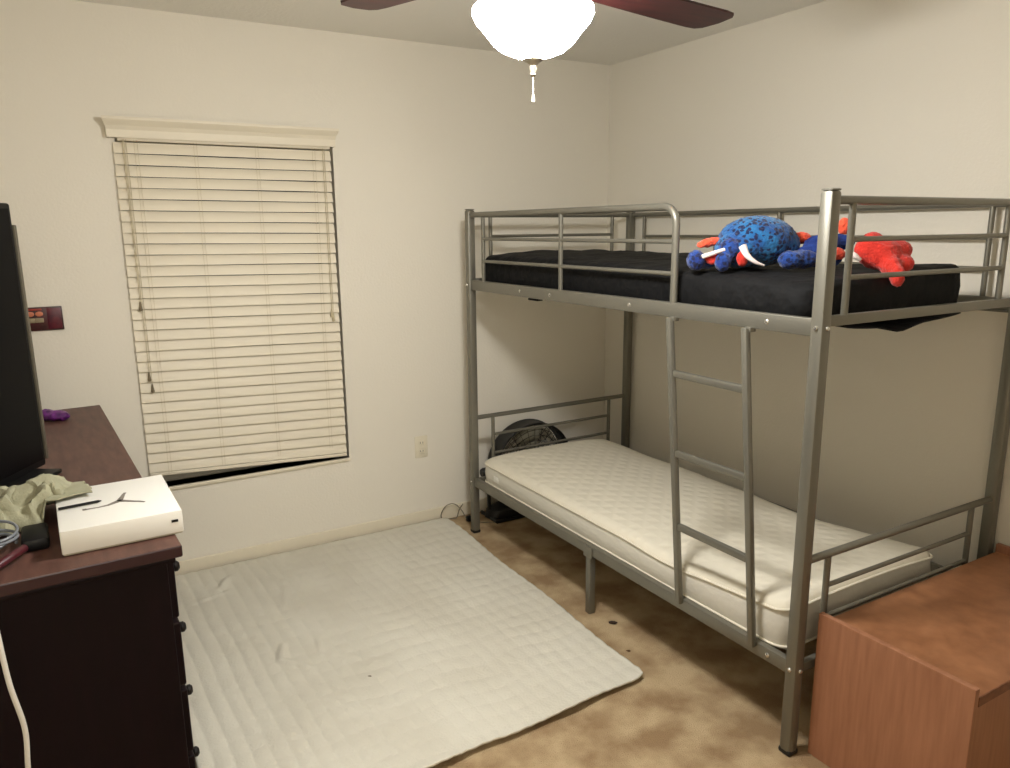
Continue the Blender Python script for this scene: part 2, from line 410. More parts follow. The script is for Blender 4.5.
# long rails: angle iron
for x, s in ((XF, 1), (XB, -1)):
    for z0, z1 in ((.255, .298), (1.248, 1.296)):
        bm = bmesh.new(); box(bm, (x-.012*1, yi1, z0), (x-.012+.024, yi0, z1), .003)
        box(bm, (min(x, x+s*.04), yi1, z0+.004), (max(x, x+s*.04), yi0, z0+.008))
        r_ = bo('side_rail', bm)
        if s == 1:
            for y in ((-.72, -.95, -1.45, -2.05) if z0 > 1 else (-1.235, -2.13)):
                bm = bmesh.new(); lathe(bm, [(0, -.004), (.005, -.0035), (.008, -.001), (.008, .001)], (x-.012, y, (z0+z1)/2), 12, 'x'); bo('bolt', bm, M['bolt'], r_)
# end rails / panels
for y in (Y0, Y1):
    for zt, zb in ((1.600, 1.290), (.608, .277)):
        bm = bmesh.new()
        tube(bm, [(XF+.018, y, zt), (XB-.018, y, zt)], .0115, 12)
        a, b_ = XF+(.092 if (y == Y1 and zt > 1) else .112), XB-.125
        zlow = zb
        for x in (a, b_): tube(bm, [(x, y, zt), (x, y, zlow)], .0095, 10)
        for dz in (.100, .200): tube(bm, [(a, y, zt-dz), (b_, y, zt-dz)], .0075, 10)
        bo('end_panel', bm)
        bm = bmesh.new(); box(bm, (XF+.019, y-.011, zb-.016), (XB-.019, y+.011, zb+.012), .003); bo('end_rail', bm)
# front guard with rounded corner
bm = bmesh.new(); yg = -1.658; R_ = .055
pts = [(XF, yi0+.002, 1.600), (XF, yg+R_, 1.600)]
for k in range(1, 9):
    a = k/8*PI/2; pts.append((XF, yg+R_-R_*math.sin(a), 1.600-R_+R_*math.cos(a)))
pts.append((XF, yg, 1.290)); tube(bm, pts, .0125, 12)
for y in (-.378, -1.011): tube(bm, [(XF, y, 1.600), (XF, y, 1.290)], .0095, 10)
for z in (1.490, 1.388): tube(bm, [(XF, -.378, z), (XF, yg, z)], .0075, 10)
bo('guard_rail', bm)
bm = bmesh.new(); tube(bm, [(XB, yi0+.002, 1.600), (XB, yi1-.002, 1.600)], .0115, 12)
for y in (-.36, -1.235, -2.105): tube(bm, [(XB, y, 1.600), (XB, y, 1.290)], .009, 10)
for z in (1.490, 1.388): tube(bm, [(XB, -.36, z), (XB, -2.105, z)], .007, 10)
bo('guard_rail', bm)
# slats
for z in (.268, 1.259):
    for k in range(11):
        y = -.36 - k*.172
        bm = bmesh.new(); box(bm, (XF+.013, y-.016, z), (XB-.013, y+.016, z+.012), .002); bo('slat', bm)
# support legs in the middle
for x in (XF, XB):
    bm = bmesh.new(); sq_tube(bm, (x, -1.235, 0), (x, -1.235, .256), .030, .005)
    box(bm, (x-.018, -1.262, .245), (x-.012, -1.208, .292), .002)
    bo('support_leg', bm)
# ladder
lad = bmesh.new(); 
def lx(z): return XF-.024 if z > 1.0 else XF-.024
def ly(z, y): return y + (z-1.245)/(1.245-.296)*.09
l0, l1 = -1.676, -1.992
bm = bmesh.new(); sq_tube(bm, (XF-.026, ly(1.29, l0), 1.250), (XF-.026, ly(.285, l0), .285), .022, .006); box(bm, (XF-.024, l0-.012, 1.238), (XF, l0+.012, 1.252), .002)
lr = bo('ladder', bm)
bm = bmesh.new(); sq_tube(bm, (XF-.026, ly(1.29, l1), 1.250), (XF-.026, ly(.285, l1), .285), .022, .006); box(bm, (XF-.024, l1-.012, 1.238), (XF, l1+.012, 1.252), .002)
bo('side_bar', bm, None, lr)
for z in (1.070, .806, .558):
    bm = bmesh.new(); box(bm, (XF-.036, ly(z, l1)+.010, z-.012), (XF-.018, ly(z, l0)-.010, z+.012), .005)
    bo('rung', bm, None, lr)
lad.free()

# ------------------------------------------------------------ mattresses
def soft_box(lo, hi, top, r, nx, ny, side_puff=.004, base=.0):
    """rounded box surface; top(x,y)->z of the top at u,v in 0..1"""
    bm = bmesh.new(); x0, y0, z0 = lo; x1, y1, z1 = hi
    # superellipse plan rings from bottom to top edge then grid over the top
    def plan(u, inset):
        # rounded rectangle perimeter
        w, h = (x1-x0)/2-inset, (y1-y0)/2-inset; cr = max(.055-inset*.5, .015); N = len(u)
        out = []
        for t in u:
            out.append(t)
        return out
    per = []
    cr = .055
    def corner(cx, cy, a0):
        return [(cx+cr*math.cos(a0+k/5*PI/2), cy+cr*math.sin(a0+k/5*PI/2), math.cos(a0+k/5*PI/2), math.sin(a0+k/5*PI/2)) for k in range(6)]
    c1 = corner(x1-cr, y1-cr, 0); c2 = corner(x0+cr, y1-cr, PI/2); c3 = corner(x0+cr, y0+cr, PI); c4 = corner(x1-cr, y0+cr, 1.5*PI)
    def edge(a, b_, n):
        return [(a[0]+(b_[0]-a[0])*k/n, a[1]+(b_[1]-a[1])*k/n, a[2], a[3]) for k in range(1, n)]
    per = c1+edge(c1[-1], c2[0], nx)+c2+edge(c2[-1], c3[0], ny)+c3+edge(c3[-1], c4[0], nx)+c4+edge(c4[-1], c1[0], ny)
    rings = []
    cx, cy = (x0+x1)/2, (y0+y1)/2
    def zt(x, y): return top((x-x0)/(x1-x0), (y-y0)/(y1-y0))
    levels = [('b', r*.8, 0), ('b', r*.25, .15), ('b', 0, .45)]
    hgt = None
    spec = [(.022, 0.0), (.006, .04), (0, .14), (-side_puff, .5), (0, .82), (.004, .90), (.014, .97), (.028, 1.0)]
    for inset, fz in spec:
        ring = []
        for px, py, nx_, ny_ in per:
            x, y = px-nx_*inset, py-ny_*inset
            zz = z0 + base + (zt(x, y)-z0)*fz
            ring.append(bm.verts.new((x, y, zz)))
        rings.append(ring)
    n = len(per)
    for ri, (a, b_) in enumerate(zip(rings, rings[1:])):
        for k in range(n):
            f = bm.faces.new((a[k], a[(k+1) % n], b_[(k+1) % n], b_[k])); f.material_index = 1 if ri < 4 else 0
    # fill the top with shrinking rings
    last = rings[-1]
    for s in (.93, .84, .72, .58, .42, .25, .10):
        ring = []
        for v0 in rings[-1]:
            x = cx+(v0.co.x-cx)*s; y = cy+(v0.co.y-cy)*(1-(1-s)*.55) if False else cy+(v0.co.y-cy)*s
            ring.append(bm.verts.new((x, y, zt(x, y))))
        for k in range(n): bm.faces.new((last[k], last[(k+1) % n], ring[(k+1) % n], ring[k]))
        last = ring
    vc = bm.verts.new((cx, cy, zt(cx, cy)))
    for k in range(n): bm.faces.new((last[k], last[(k+1) % n], vc))
    vb = bm.verts.new((cx, cy, z0+base))
    for k in range(n): bm.faces.new((rings[0][(k+1) % n], rings[0][k], vb))
    return bm

def top_low(u, v):       # v: 0 = near end, 1 = window end
    z = .402 + .020*math.sin(min(max(u, 0), 1)*PI)**.6 if 0 < u < 1 else .402
    z += .040*max(0, 1-v*4.5) - .012*max(0, 1-abs(v-.30)/.12)*(1-.3*u)
    z += .004*noise.noise(Vector((u*3, v*7, 1)))
    return z
ml = thing('mattress', 'white quilted mattress on the lower bunk', 'mattress', (-.6, -1.2, .281))
bm = soft_box((-.998, -2.165, .2815), (-.236, -.300, .42), top_low, .03, 14, 36, .006)
for v in bm.verts: v.co -= Vector((-.6, -1.2, .281))
obj('mattress_body', bm, [M['mattress'], M['mattside']], ml)
# piping along the upper edge
def piping(x0, x1, y0, y1, zf, r, par, org, m):
    bm = bmesh.new(); cr = .055; pts = []
    for cx, cy, a0 in ((x1-cr, y1-cr, 0), (x0+cr, y1-cr, PI/2), (x0+cr, y0+cr, PI), (x1-cr, y0+cr, 1.5*PI)):
        for k in range(7):
            a = a0+k/6*PI/2; pts.append((cx+cr*math.cos(a), cy+cr*math.sin(a)))
    dense = []
    for i, p in enumerate(pts):
        q = pts[(i+1) % len(pts)]; L_ = math.dist(p, q); nn = max(1, int(L_/.06))
        for k in range(nn): dense.append((p[0]+(q[0]-p[0])*k/nn, p[1]+(q[1]-p[1])*k/nn))
    dense.append(dense[0]); dense.append(dense[1])
    P = [Vector((x, y, zf((x-x0)/(x1-x0), (y-y0)/(y1-y0)))) - Vector(org) for x, y in dense]
    tube(bm, P, r, 8, caps=False)
    return obj('piping', bm, m, par)
piping(-1.000, -.234, -2.167, -.298, lambda u, v: .2815+(top_low(min(max(u, .001), .999), min(max(v, 0), 1))-.2815)*.86, .0045, ml, (-.6, -1.2, .281), M['mattress'])
piping(-1.000, -.234, -2.167, -.298, lambda u, v: .2815+(top_low(min(max(u, .001), .999), min(max(v, 0), 1))-.2815)*.12, .004, ml, (-.6, -1.2, .281), M['mattress'])
bm = bmesh.new(); box(bm, (-1.0065, -.475, .325), (-1.0045, -.43, .355), .0005)
for v in bm.verts: v.co -= Vector((-.6, -1.2, .281))
obj('care_label', bm, M['white'], ml)

def top_up(u, v):
    z = 1.389 + .022*v + .010*u - .012*max(0, 1-v*2) + .012*(math.sin(min(max(u, 0), 1)*PI))**.5 if 0 < u < 1 else 1.385+.02*v
    if u > .5 and v < .2: z += .025*(u-.5)*2*(1-v/.2)
    z += .009*noise.noise(Vector((u*4, v*11, 5))) + .006*noise.noise(Vector((u*9, v*26, 2)))
    return z
bm = soft_box((-.985, -2.160, 1.2725), (-.245, -.300, 1.40), top_up, .03, 16, 44, .004)
for v in bm.verts:
    v.co += Vector((.003*noise.noise(v.co*9), .003*noise.noise(v.co*9+Vector((5, 0, 0))), 0))
mu = thing('mattress', 'mattress in a black fitted sheet on the upper bunk', 'mattress', (-.6, -1.2, 1.272))
for v in bm.verts: v.co -= Vector((-.6, -1.2, 1.272))
obj('fitted_sheet', bm, M['cover'], mu)
# loose sheet sagging between the slats under the foot end
bm = bmesh.new(); NX, NY = 18, 12; g = []
for i in range(NX+1):
    row = []
    for j in range(NY+1):
        u, v = i/NX, j/NY
        x = -.90+.58*u; y = -2.195+.26*v
        edge = (math.sin(PI*u)**.7 if 0 < u < 1 else 0)*(1-v)**.8
        z = 1.267 - .022*edge*(1-.35*u) - .018*max(0, 1-abs(u-.47)/.18)*(1-v)
        row.append((x, y, z))
    g.append(row)
top = [[bm.verts.new((x, y, 1.2575 if j else z)) if False else bm.verts.new((x, y, z)) for j, (x, y, z) in enumerate(r)] for r in g]
bot = [[bm.verts.new((x, y, z-.003)) for x, y, z in r] for r in g]
for i in range(NX):
    for j in range(NY):
        bm.faces.new((top[i][j], top[i+1][j], top[i+1][j+1], top[i][j+1])); bm.faces.new((bot[i][j+1], bot[i+1][j+1], bot[i+1][j], bot[i][j]))
for i in range(NX):
    bm.faces.new((top[i][0], bot[i][0], bot[i+1][0], top[i+1][0])); bm.faces.new((top[i+1][NY], bot[i+1][NY], bot[i][NY], top[i][NY]))
for j in range(NY):
    bm.faces.new((top[0][j+1], bot[0][j+1], bot[0][j], top[0][j])); bm.faces.new((top[NX][j], bot[NX][j], bot[NX][j+1], top[NX][j+1]))
for v in bm.verts: v.co -= Vector((-.6, -1.2, 1.272))
obj('sheet_corner', bm, M['cover'], mu)
bm = bmesh.new(); box(bm, (-1.022, -.845, 1.238), (-.99, -.775, 1.247), .003)
for v in bm.verts: v.co -= Vector((-.6, -1.2, 1.272))
obj('strap', bm, M['cover'], mu)

# ------------------------------------------------------------ plush toys
FLUFF = bpy.data.textures.new('fluff', 'CLOUDS'); FLUFF.noise_scale = .012
def plush(bm, name, m, parent, voxel=.007, disp=.003):
    o = obj(name, bm, m, parent)
    r = o.modifiers.new('remesh', 'REMESH'); r.mode = 'VOXEL'; r.voxel_size = voxel; r.use_smooth_shade = True
    s = o.modifiers.new('smooth', 'SMOOTH'); s.factor = .8; s.iterations = 4
    d = o.modifiers.new('fluff', 'DISPLACE'); d.texture = FLUFF; d.strength = .007; d.mid_level = .5; d.texture_coords = 'LOCAL'
    return o
def cone(bm, pts, rads, n=10): tube(bm, bezier(pts, 5), [rads[0]+(rads[-1]-rads[0])*(k/(5*(len(pts)-1))) for k in range(5*(len(pts)-1)+1)], n)
az = math.radians(-30.2)
t = thing('plush_toy', 'blue plush monster with dark spots and white fangs lying on the black mattress', 'stuffed toy', (-.795, -1.787, 1.398), az)
bm = bmesh.new()
ellipsoid(bm, (.010, .02, .090), (.126, .105, .082))
ellipsoid(bm, (-.055, -.005, .066), (.078, .085, .060)); ellipsoid(bm, (-.088, -.03, .058), (.048, .045, .044))
ellipsoid(bm, (.07, .03, .080), (.080, .09, .062))
plush(bm, 'body', M['bluespot'], t); bm = bmesh.new()
ellipsoid(bm, (-.100, -.06, .066), (.036, .032, .040), Matrix.Rotation(.5, 4, 'Y'))
ellipsoid(bm, (-.126, -.085, .030), (.026, .026, .032))
plush(bm, 'arm', M['deepspot'], t); bm = bmesh.new()
ellipsoid(bm, (-.198, -.04, .034), (.030, .036, .034))
ellipsoid(bm, (-.165, -.02, .030), (.045, .030, .024))
plush(bm, 'paw', M['deepspot'], t); bm = bmesh.new()
ellipsoid(bm, (.085, -.08, .034), (.038, .036, .030)); ellipsoid(bm, (.130, -.065, .036), (.055, .034, .030))
plush(bm, 'leg', M['deepspot'], t)
bm = bmesh.new(); ellipsoid(bm, (.165, -.045, .045), (.055, .035, .036)); ellipsoid(bm, (.205, -.02, .075), (.060, .035, .036)); ellipsoid(bm, (.26, .0, .085), (.062, .032, .028))
ellipsoid(bm, (.215, -.04, .035), (.05, .03, .03)); plush(bm, 'tail', M['navy'], t)
bm = bmesh.new(); cone(bm, [(-.188, -.075, .046), (-.155, -.085, .058), (-.122, -.085, .068)], [.0075, .006], 10); obj('fang', bm, M['fang'], t)
bm = bmesh.new(); cone(bm, [(-.074, -.108, .078), (-.064, -.122, .052), (-.042, -.130, .032), (-.012, -.128, .020)], [.0130, .003], 10); obj('fang', bm, M['fang'], t)
bm = bmesh.new(); ellipsoid(bm, (-.150, -.062, .042), (.028, .018, .022)); plush(bm, 'mouth', M['red'], t, .005)
bm = bmesh.new(); ellipsoid(bm, (-.070, -.098, .040), (.020, .012, .026)); plush(bm, 'mouth', M['red'], t, .005)
bm = bmesh.new(); ellipsoid(bm, (-.150, .0, .088), (.042, .015, .015), Matrix.Rotation(-.25, 4, 'Y')); plush(bm, 'fin', M['orange'], t, .005)
bm = bmesh.new(); ellipsoid(bm, (.155, .03, .098), (.036, .02, .020)); plush(bm, 'fin', M['orange'], t, .005)
bm = bmesh.new(); ellipsoid(bm, (.236, .0, .148), (.020, .014, .032), Matrix.Rotation(.7, 4, 'Y')); plush(bm, 'fin', M['orange'], t, .005)
bm = bmesh.new(); ellipsoid(bm, (.228, -.060, .052), (.040, .016, .022), Matrix.Rotation(.15, 4, 'Y')); plush(bm, 'foot', M['orange'], t, .005)

t = thing('plush_toy', 'bright red plush with stubby limbs slumped at the end of the upper bunk', 'stuffed toy', (-.590, -2.094, 1.392), az)
bm = bmesh.new()
ellipsoid(bm, (-.010, 0, .058), (.062, .055, .048)); ellipsoid(bm, (-.045, .0, .072), (.040, .04, .040))
ellipsoid(bm, (.048, .02, .072), (.050, .04, .032), Matrix.Rotation(.25, 4, 'Y')); ellipsoid(bm, (.040, -.02, .030), (.045, .04, .030))
ellipsoid(bm, (.0, -.055, .024), (.028, .040, .032)); ellipsoid(bm, (.0, -.098, -.002), (.021, .024, .034))
ellipsoid(bm, (-.02, .03, .105), (.030, .025, .020))
plush(bm, 'body', M['red'], t)
bm = bmesh.new(); ellipsoid(bm, (-.112, .02, .142), (.024, .02, .026)); plush(bm, 'ear', M['orange'], t, .005)
bm = bmesh.new(); cone(bm, [(-.120, -.03, .064), (-.105, -.045, .056), (-.088, -.045, .044)], [.011, .006], 10); obj('fang', bm, M['fang'], t)

# ------------------------------------------------------------ floor fan behind the bed
fc = Vector((-.597, -.125, .262))
t = thing('floor_fan', 'black round drum fan on the floor behind the end of the bed', 'fan', (fc.x, fc.y, 0))
def fo(name, bm, m, par=None):
    for v in bm.verts: v.co -= Vector((fc.x, fc.y, 0))
    return obj(name, bm, m, par or t)
RF = .240
bm = bmesh.new(); lathe(bm, [(RF-.006, -.042), (RF, -.046), (RF+.004, -.040), (RF-.004, -.030), (RF-.004, .045), (RF+.004, .060), (RF, .070), (RF-.006, .065), (RF-.012, .045), (RF-.012, -.030), (RF-.006, -.042)], fc, 56, 'y')
fo('drum', bm, M['fanblack'])
for sg in (-1, 1):
    bm = bmesh.new(); yy = fc.y+(.066 if sg > 0 else -.044)
    for R2 in (.226, .205, .175, .145, .115, .085):
        pts = [(fc.x+R2*math.cos(a/40*2*PI), yy+sg*(-.004)*((R2/.25)**4), fc.z+R2*math.sin(a/40*2*PI)) for a in range(42)]
        tube(bm, pts, .0016, 5, caps=False)
    for k in range(28):
        a = k/28*2*PI; tube(bm, [(fc.x+.05*math.cos(a), yy, fc.z+.05*math.sin(a)), (fc.x+.236*math.cos(a), yy-sg*.004, fc.z+.236*math.sin(a))], .0015, 5)
    lathe(bm, [(0, sg*.004), (.05, sg*.004), (.052, 0), (.05, -sg*.004), (0, -sg*.004)], (fc.x, yy, fc.z), 24, 'y')
    fo('grille', bm, M['fanblack'])
for k in range(3):
    a0 = PI/2+.12+k*2*PI/3; bm = bmesh.new(); rows = []
    for i in range(9):
        rr = .04+.185*i/8; w = .22+.20*(i/8)
        rows.append([bm.verts.new((fc.x+rr*math.cos(a0+(j/6-.5)*2*w), fc.y+.030*(j/6-.5), fc.z+rr*math.sin(a0+(j/6-.5)*2*w))) for j in range(7)])
    for a, b_ in zip(rows, rows[1:]):
        for j in range(6): bm.faces.new((a[j], a[j+1], b_[j+1], b_[j]))
    e = bmesh.ops.solidify(bm, geom=bm.faces[:], thickness=.002)
    fo('blade', bm, M['fangrey'])
bm = bmesh.new(); lathe(bm, [(0, -.04), (.045, -.04), (.05, -.03), (.05, .05), (0, .05)], fc, 24, 'y'); fo('motor', bm, M['fanblack'])
bm = bmesh.new(); xs = RF+.028
P = [(fc.x-xs, fc.y, fc.z+.0), (fc.x-xs, fc.y, .06), (fc.x-xs+.05, fc.y, .014), (fc.x+xs-.05, fc.y, .014), (fc.x+xs, fc.y, .06), (fc.x+xs, fc.y, fc.z)]
# feet run fore and aft
tube(bm, [(fc.x-xs, fc.y, fc.z+.02), (fc.x-xs, fc.y, .012)], .010, 10); tube(bm, [(fc.x+xs, fc.y, fc.z+.02), (fc.x+xs, fc.y, .012)], .010, 10)
for sx in (-xs, xs): tube(bm, [(fc.x+sx, fc.y-.09, .0105), (fc.x+sx, fc.y+.085, .0105)], .010, 10)
tube(bm, [(fc.x-xs, fc.y-.088, .0105), (fc.x+xs, fc.y-.088, .0105)], .009, 10)
fo('stand', bm, M['fanblack'])
bm = bmesh.new(); rr_ = [(0, .0), (.270, .0), (.285, .012), (.275, .050), (.20, .074), (.05, .082), (0, .082)]
lathe(bm, rr_, (0, 0, 0), 40)
for v in bm.verts: v.co = Vector((fc.x-.005+v.co.x, fc.y+.004+v.co.y*.33, v.co.z+.001))
fo('base', bm, M['fanblack'])
for sx in (-1, 1):
    bm = bmesh.new(); lathe(bm, [(0, sx*.046), (.020, sx*.044), (.026, sx*.030), (.024, sx*.012), (.008, sx*.008), (.008, -sx*.03)], (fc.x+sx*(xs), fc.y, fc.z+.004), 16, 'x'); fo('pivot_knob', bm, M['fanblack'])
# its cord: loops up against the wall to the plug by the post
cd = t; CD = Vector((-1.0+fc.x*0, -.09, 0)); OFF = Vector((-1.0-fc.x, -.09-fc.y, 0))
pts = bezier([(-.875, -.20, .006), (-.94, -.15, .005), (-.985, -.105, .012), (-1.0, -.060, .055), (-1.03, -.035, .088), (-1.075, -.030, .084), (-1.105, -.030, .045), (-1.10, -.035, .014), (-1.06, -.050, .014), (-1.03, -.060, .018), (-1.00, -.035, .05), (-.975, -.03, .075)], 10)
bm = bmesh.new(); tube(bm, [Vector(p)-Vector((fc.x, fc.y, 0)) for p in pts], .0027, 8); cbl = obj('power_cord', bm, mat('cord_dark', (120, 112, 92), .5), cd)
bm = bmesh.new(); box(bm, (-.015, -.012, .0), (.012, .014, .032), .006)
for v in bm.verts: v.co += Vector((.020, -.022, .004))+OFF
obj('plug', bm, M['black'], cbl)

# ------------------------------------------------------------ quilted blanket on the floor
bm = bmesh.new(); NX, NY = 260, 300; grid = []
FL, FR, NR, NL = (-2.50, -.030), (-1.075, -.030), (-1.132, -1.722), (-2.562, -1.790)
for j in range(NY+1):
    v = j/NY; row = []
    for i in range(NX+1):
        u = i/NX
        ax = FL[0]+(FR[0]-FL[0])*u; ay = FL[1]+(FR[1]-FL[1])*u
        cx = NL[0]+(NR[0]-NL[0])*u; cy = NL[1]+(NR[1]-NL[1])*u
        x = ax+(cx-ax)*v; y = ay+(cy-ay)*v
        # wavy near hem and soft corners
        y += v**6*(.005*math.sin(u*15)+.003*math.sin(u*37+1))
        x += (u**8)*(.006*math.sin(v*13))
        cu, cv = u-.5, v-.5; kx = max(0, abs(cu)-.47)/.03; ky = max(0, abs(cv)-.475)/.025
        if kx > 0 and ky > 0:
            x -= math.copysign(.010*kx*ky, cu); y += math.copysign(.010*kx*ky, cv)
        # ridges along y, puckered, strongest on the left
        L_ = .35+.65*max(0, 1-u*1.6)
        wob = noise.noise(Vector((x*2.2, y*2.2, 3)))*1.1
        rid = abs(math.sin((x*1.0+.03*y)*PI/.052+wob))
        crossr = abs(math.sin(y*PI/.075 + 1.3*noise.noise(Vector((x*6, y*3, 9)))))
        z = .010 + .0050*L_*rid + .0034*crossr*(.5+.5*u) + .0014*noise.noise(Vector((x*30, y*18, 4)))
        z += .006*max(0, noise.noise(Vector((x*4, y*4, 7))))*(1.2-u)
        # larger folds at the left side
        for fx, fy, dx, dy, s, h in ((-2.25, -.22, .03, .05, .016, .014), (-2.32, -.33, .08, .02, .012, .007), (-2.18, -.92, .02, .06, .014, .012), (-2.16, -1.02, -.05, .06, .012, .010), (-2.06, -.50, .01, .07, .014, .008), (-2.05, -.95, .01, .06, .012, .008)):
            d = math.hypot(dx, dy); ux, uy = dx/d, dy/d; rx, ry = x-fx, y-fy; al = rx*ux+ry*uy; ac = -rx*uy+ry*ux
            z += h*math.exp(-(ac/s)**2)*math.exp(-(al/d)**4)
        # near hem lifts in waves
        z += v**14*(.010*max(0, math.sin(u*17+.8))+.006)
        row.append((x, y, z))
    grid.append(row)
tv = [[bm.verts.new(p) for p in r] for r in grid]
for j in range(NY):
    for i in range(NX): bm.faces.new((tv[j][i], tv[j][i+1], tv[j+1][i+1], tv[j+1][i]))
bl_o = obj('floor_quilt', bm, M['blanket'])
for p in bl_o.data.polygons: p.use_smooth = True
sm = bl_o.modifiers.new('solid', 'SOLIDIFY'); sm.thickness = .007; sm.offset = -1
tag(bl_o, 'large off-white quilted blanket spread flat over the carpet', 'blanket')

def scrap(x, y, z, s, label, m=None):
    bm = bmesh.new(); ellipsoid(bm, (0, 0, 0), (s, s*.45, s*.35), sub=2)
    for v in bm.verts: v.co *= 1+.35*noise.noise(v.co*120)
    o = obj('scrap', bm, m or M['scrap']); o.location = (x, y, z); o.rotation_euler = (0, 0, -.6); tag(o, label, 'scrap'); return o
scrap(-.993, -1.357, .006, .018, 'small dark scrap on the carpet beside the middle bed leg')
scrap(-1.07, -1.545, .0035, .009, 'tiny brown fleck on the carpet between quilt corner and bed', mat('fleck_brown', (96, 70, 44), .9))
scrap(-1.96, -1.231, .0225, .007, 'tiny grey speck in the middle of the floor quilt', mat('speck_grey', (112, 104, 88), .9))

# ------------------------------------------------------------ low wooden cabinet
cb = thing('low_cabinet', 'low orange-brown wood laminate cabinet between the bed end and camera', 'cabinet', (-.95, -2.25, 0))
C0 = Vector((-.95, -2.25, 0))
def co(name, bm, m, par=None, smooth=False):
    for v in bm.verts: v.co -= C0
    return obj(name, bm, m, par or cb, smooth)
cx0, cx1, cyb, cyf = -.968, -.020, -2.250, -2.686
bm = bmesh.new(); box(bm, (cx0, cyf, 0), (cx0+.018, cyb, .453), .0015); co('side_panel', bm, M['oak_side'])
bm = bmesh.new(); box(bm, (cx1-.018, cyf, 0), (cx1, cyb, .453), .0015); co('side_panel', bm, M['oak_side'])
bm = bmesh.new(); box(bm, (cx0+.0185, cyf+.003, .404), (cx1-.0185, cyb-.004, .426), .0015); co('top_board', bm, M['oak_top'])
bm = bmesh.new(); box(bm, (cx0+.0185, cyf-.001, .402), (cx1-.0185, cyf+.003, .428), .001); co('front_edging', bm, M['oak_edge'])
bm = bmesh.new(); box(bm, (cx0+.019, cyb-.012, .03), (cx1-.019, cyb-.006, .403)); co('back_panel', bm, M['oak_side'])
bm = bmesh.new(); box(bm, (cx0+.019, cyf+.030, .0), (cx1-.019, cyf+.046, .070)); co('plinth', bm, M['oak_edge'])
wmid = (cx0+cx1)/2
for a, b_ in ((cx0+.020, wmid-.002), (wmid+.002, cx1-.020)):
    bm = bmesh.new(); box(bm, (a, cyf+.008, .074), (b_, cyf+.024, .398), .002); d = co('door', bm, M['oak_side'])
    bm = bmesh.new(); kx = b_-.04 if a < -.9 else a+.04
    lathe(bm, [(0, -.024), (.010, -.023), (.014, -.016), (.007, -.006), (.007, .001)], (kx, cyf+.008, .32), 16, 'y'); co('knob', bm, M['knob'], d, True)

# ------------------------------------------------------------ dresser
DR = math.radians(2.75)
DZ = .870; DLEN = 1.648; DDEP = .70
# local frame: origin at near-right top corner on the floor, +Y towards the window, -X into the dresser
dr = thing('dresser', 'dark mahogany dresser with black knobs along the left side', 'dresser', (-2.570, -1.825, 0), DR)
def do(name, bm, m, par=None, smooth=False): return obj(name, bm, m, par or dr, smooth)
bm = bmesh.new(); box(bm, (-DDEP, 0, DZ-.028), (0, DLEN, DZ), .004, 2)
for f in bm.faces:
    c_ = f.calc_center_median(); f.material_index = 0 if c_.z > DZ-.002 else 1
do('top_board', bm, [M['dtop'], M['dedge']])
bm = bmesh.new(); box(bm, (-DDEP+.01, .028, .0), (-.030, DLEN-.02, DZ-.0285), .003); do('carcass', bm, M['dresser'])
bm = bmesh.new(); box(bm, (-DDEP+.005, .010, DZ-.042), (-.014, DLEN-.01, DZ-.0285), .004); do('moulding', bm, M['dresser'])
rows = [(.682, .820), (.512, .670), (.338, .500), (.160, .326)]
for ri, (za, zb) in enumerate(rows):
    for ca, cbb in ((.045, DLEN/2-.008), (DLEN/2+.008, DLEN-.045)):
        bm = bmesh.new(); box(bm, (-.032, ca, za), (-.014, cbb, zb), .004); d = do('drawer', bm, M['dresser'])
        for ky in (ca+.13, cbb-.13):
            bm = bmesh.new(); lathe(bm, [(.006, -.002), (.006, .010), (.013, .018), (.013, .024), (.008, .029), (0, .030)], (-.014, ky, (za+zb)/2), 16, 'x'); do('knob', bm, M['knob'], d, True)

def dloc(x, y, z=DZ):   # world point
    return (x, y, z)
# television, seen almost edge-on
TVL = Vector((-2.826, -1.035, 0)); tvd = Vector((-.50, -.87, 0)).normalized(); TW = .90
tva = math.atan2(tvd.y, tvd.x)   # local +X runs from the far edge towards the near edge
tv_o = thing('television', 'black flat screen television standing on the dresser', 'television', (TVL.x, TVL.y, DZ), tva)
# local +Y: screen normal (towards the room): rotate
bm = bmesh.new(); box(bm, (0, -.030, .014), (TW, .0, .747), .006); obj('casing', bm, M['black'], tv_o)
bm = bmesh.new(); box(bm, (.014, -.0, .034), (TW-.014, .0025, .733), .001); obj('screen', bm, M['screen'], tv_o, False)
bm = bmesh.new(); box(bm, (-.012, -.026, .030), (-.0003, .003, .690), .003); obj('side_trim', bm, M['bezel'], tv_o)
bm = bmesh.new(); box(bm, (TW*.04, -.08, .001), (TW*.92, .065, .0135), .004); obj('stand_base', bm, M['black'], tv_o)  # base widened forward so the shaded gap under the screen reads black

# white box with an emblem
bxo = thing('storage_box', 'flat white box with a grey leaping figure emblem on the dresser corner', 'box', (-2.680, -1.612, DZ+.001), math.radians(1.5))
hx, hy, hz = .120, .150, .056
bm = bmesh.new(); box(bm, (-hx+.002, -hy+.002, 0), (hx-.002, hy-.002, .040), .003); obj('tray', bm, M['seam'], bxo)
bm = bmesh.new(); box(bm, (-hx, -hy, .004), (hx, hy, hz), .003); obj('lid', bm, M['white'], bxo)
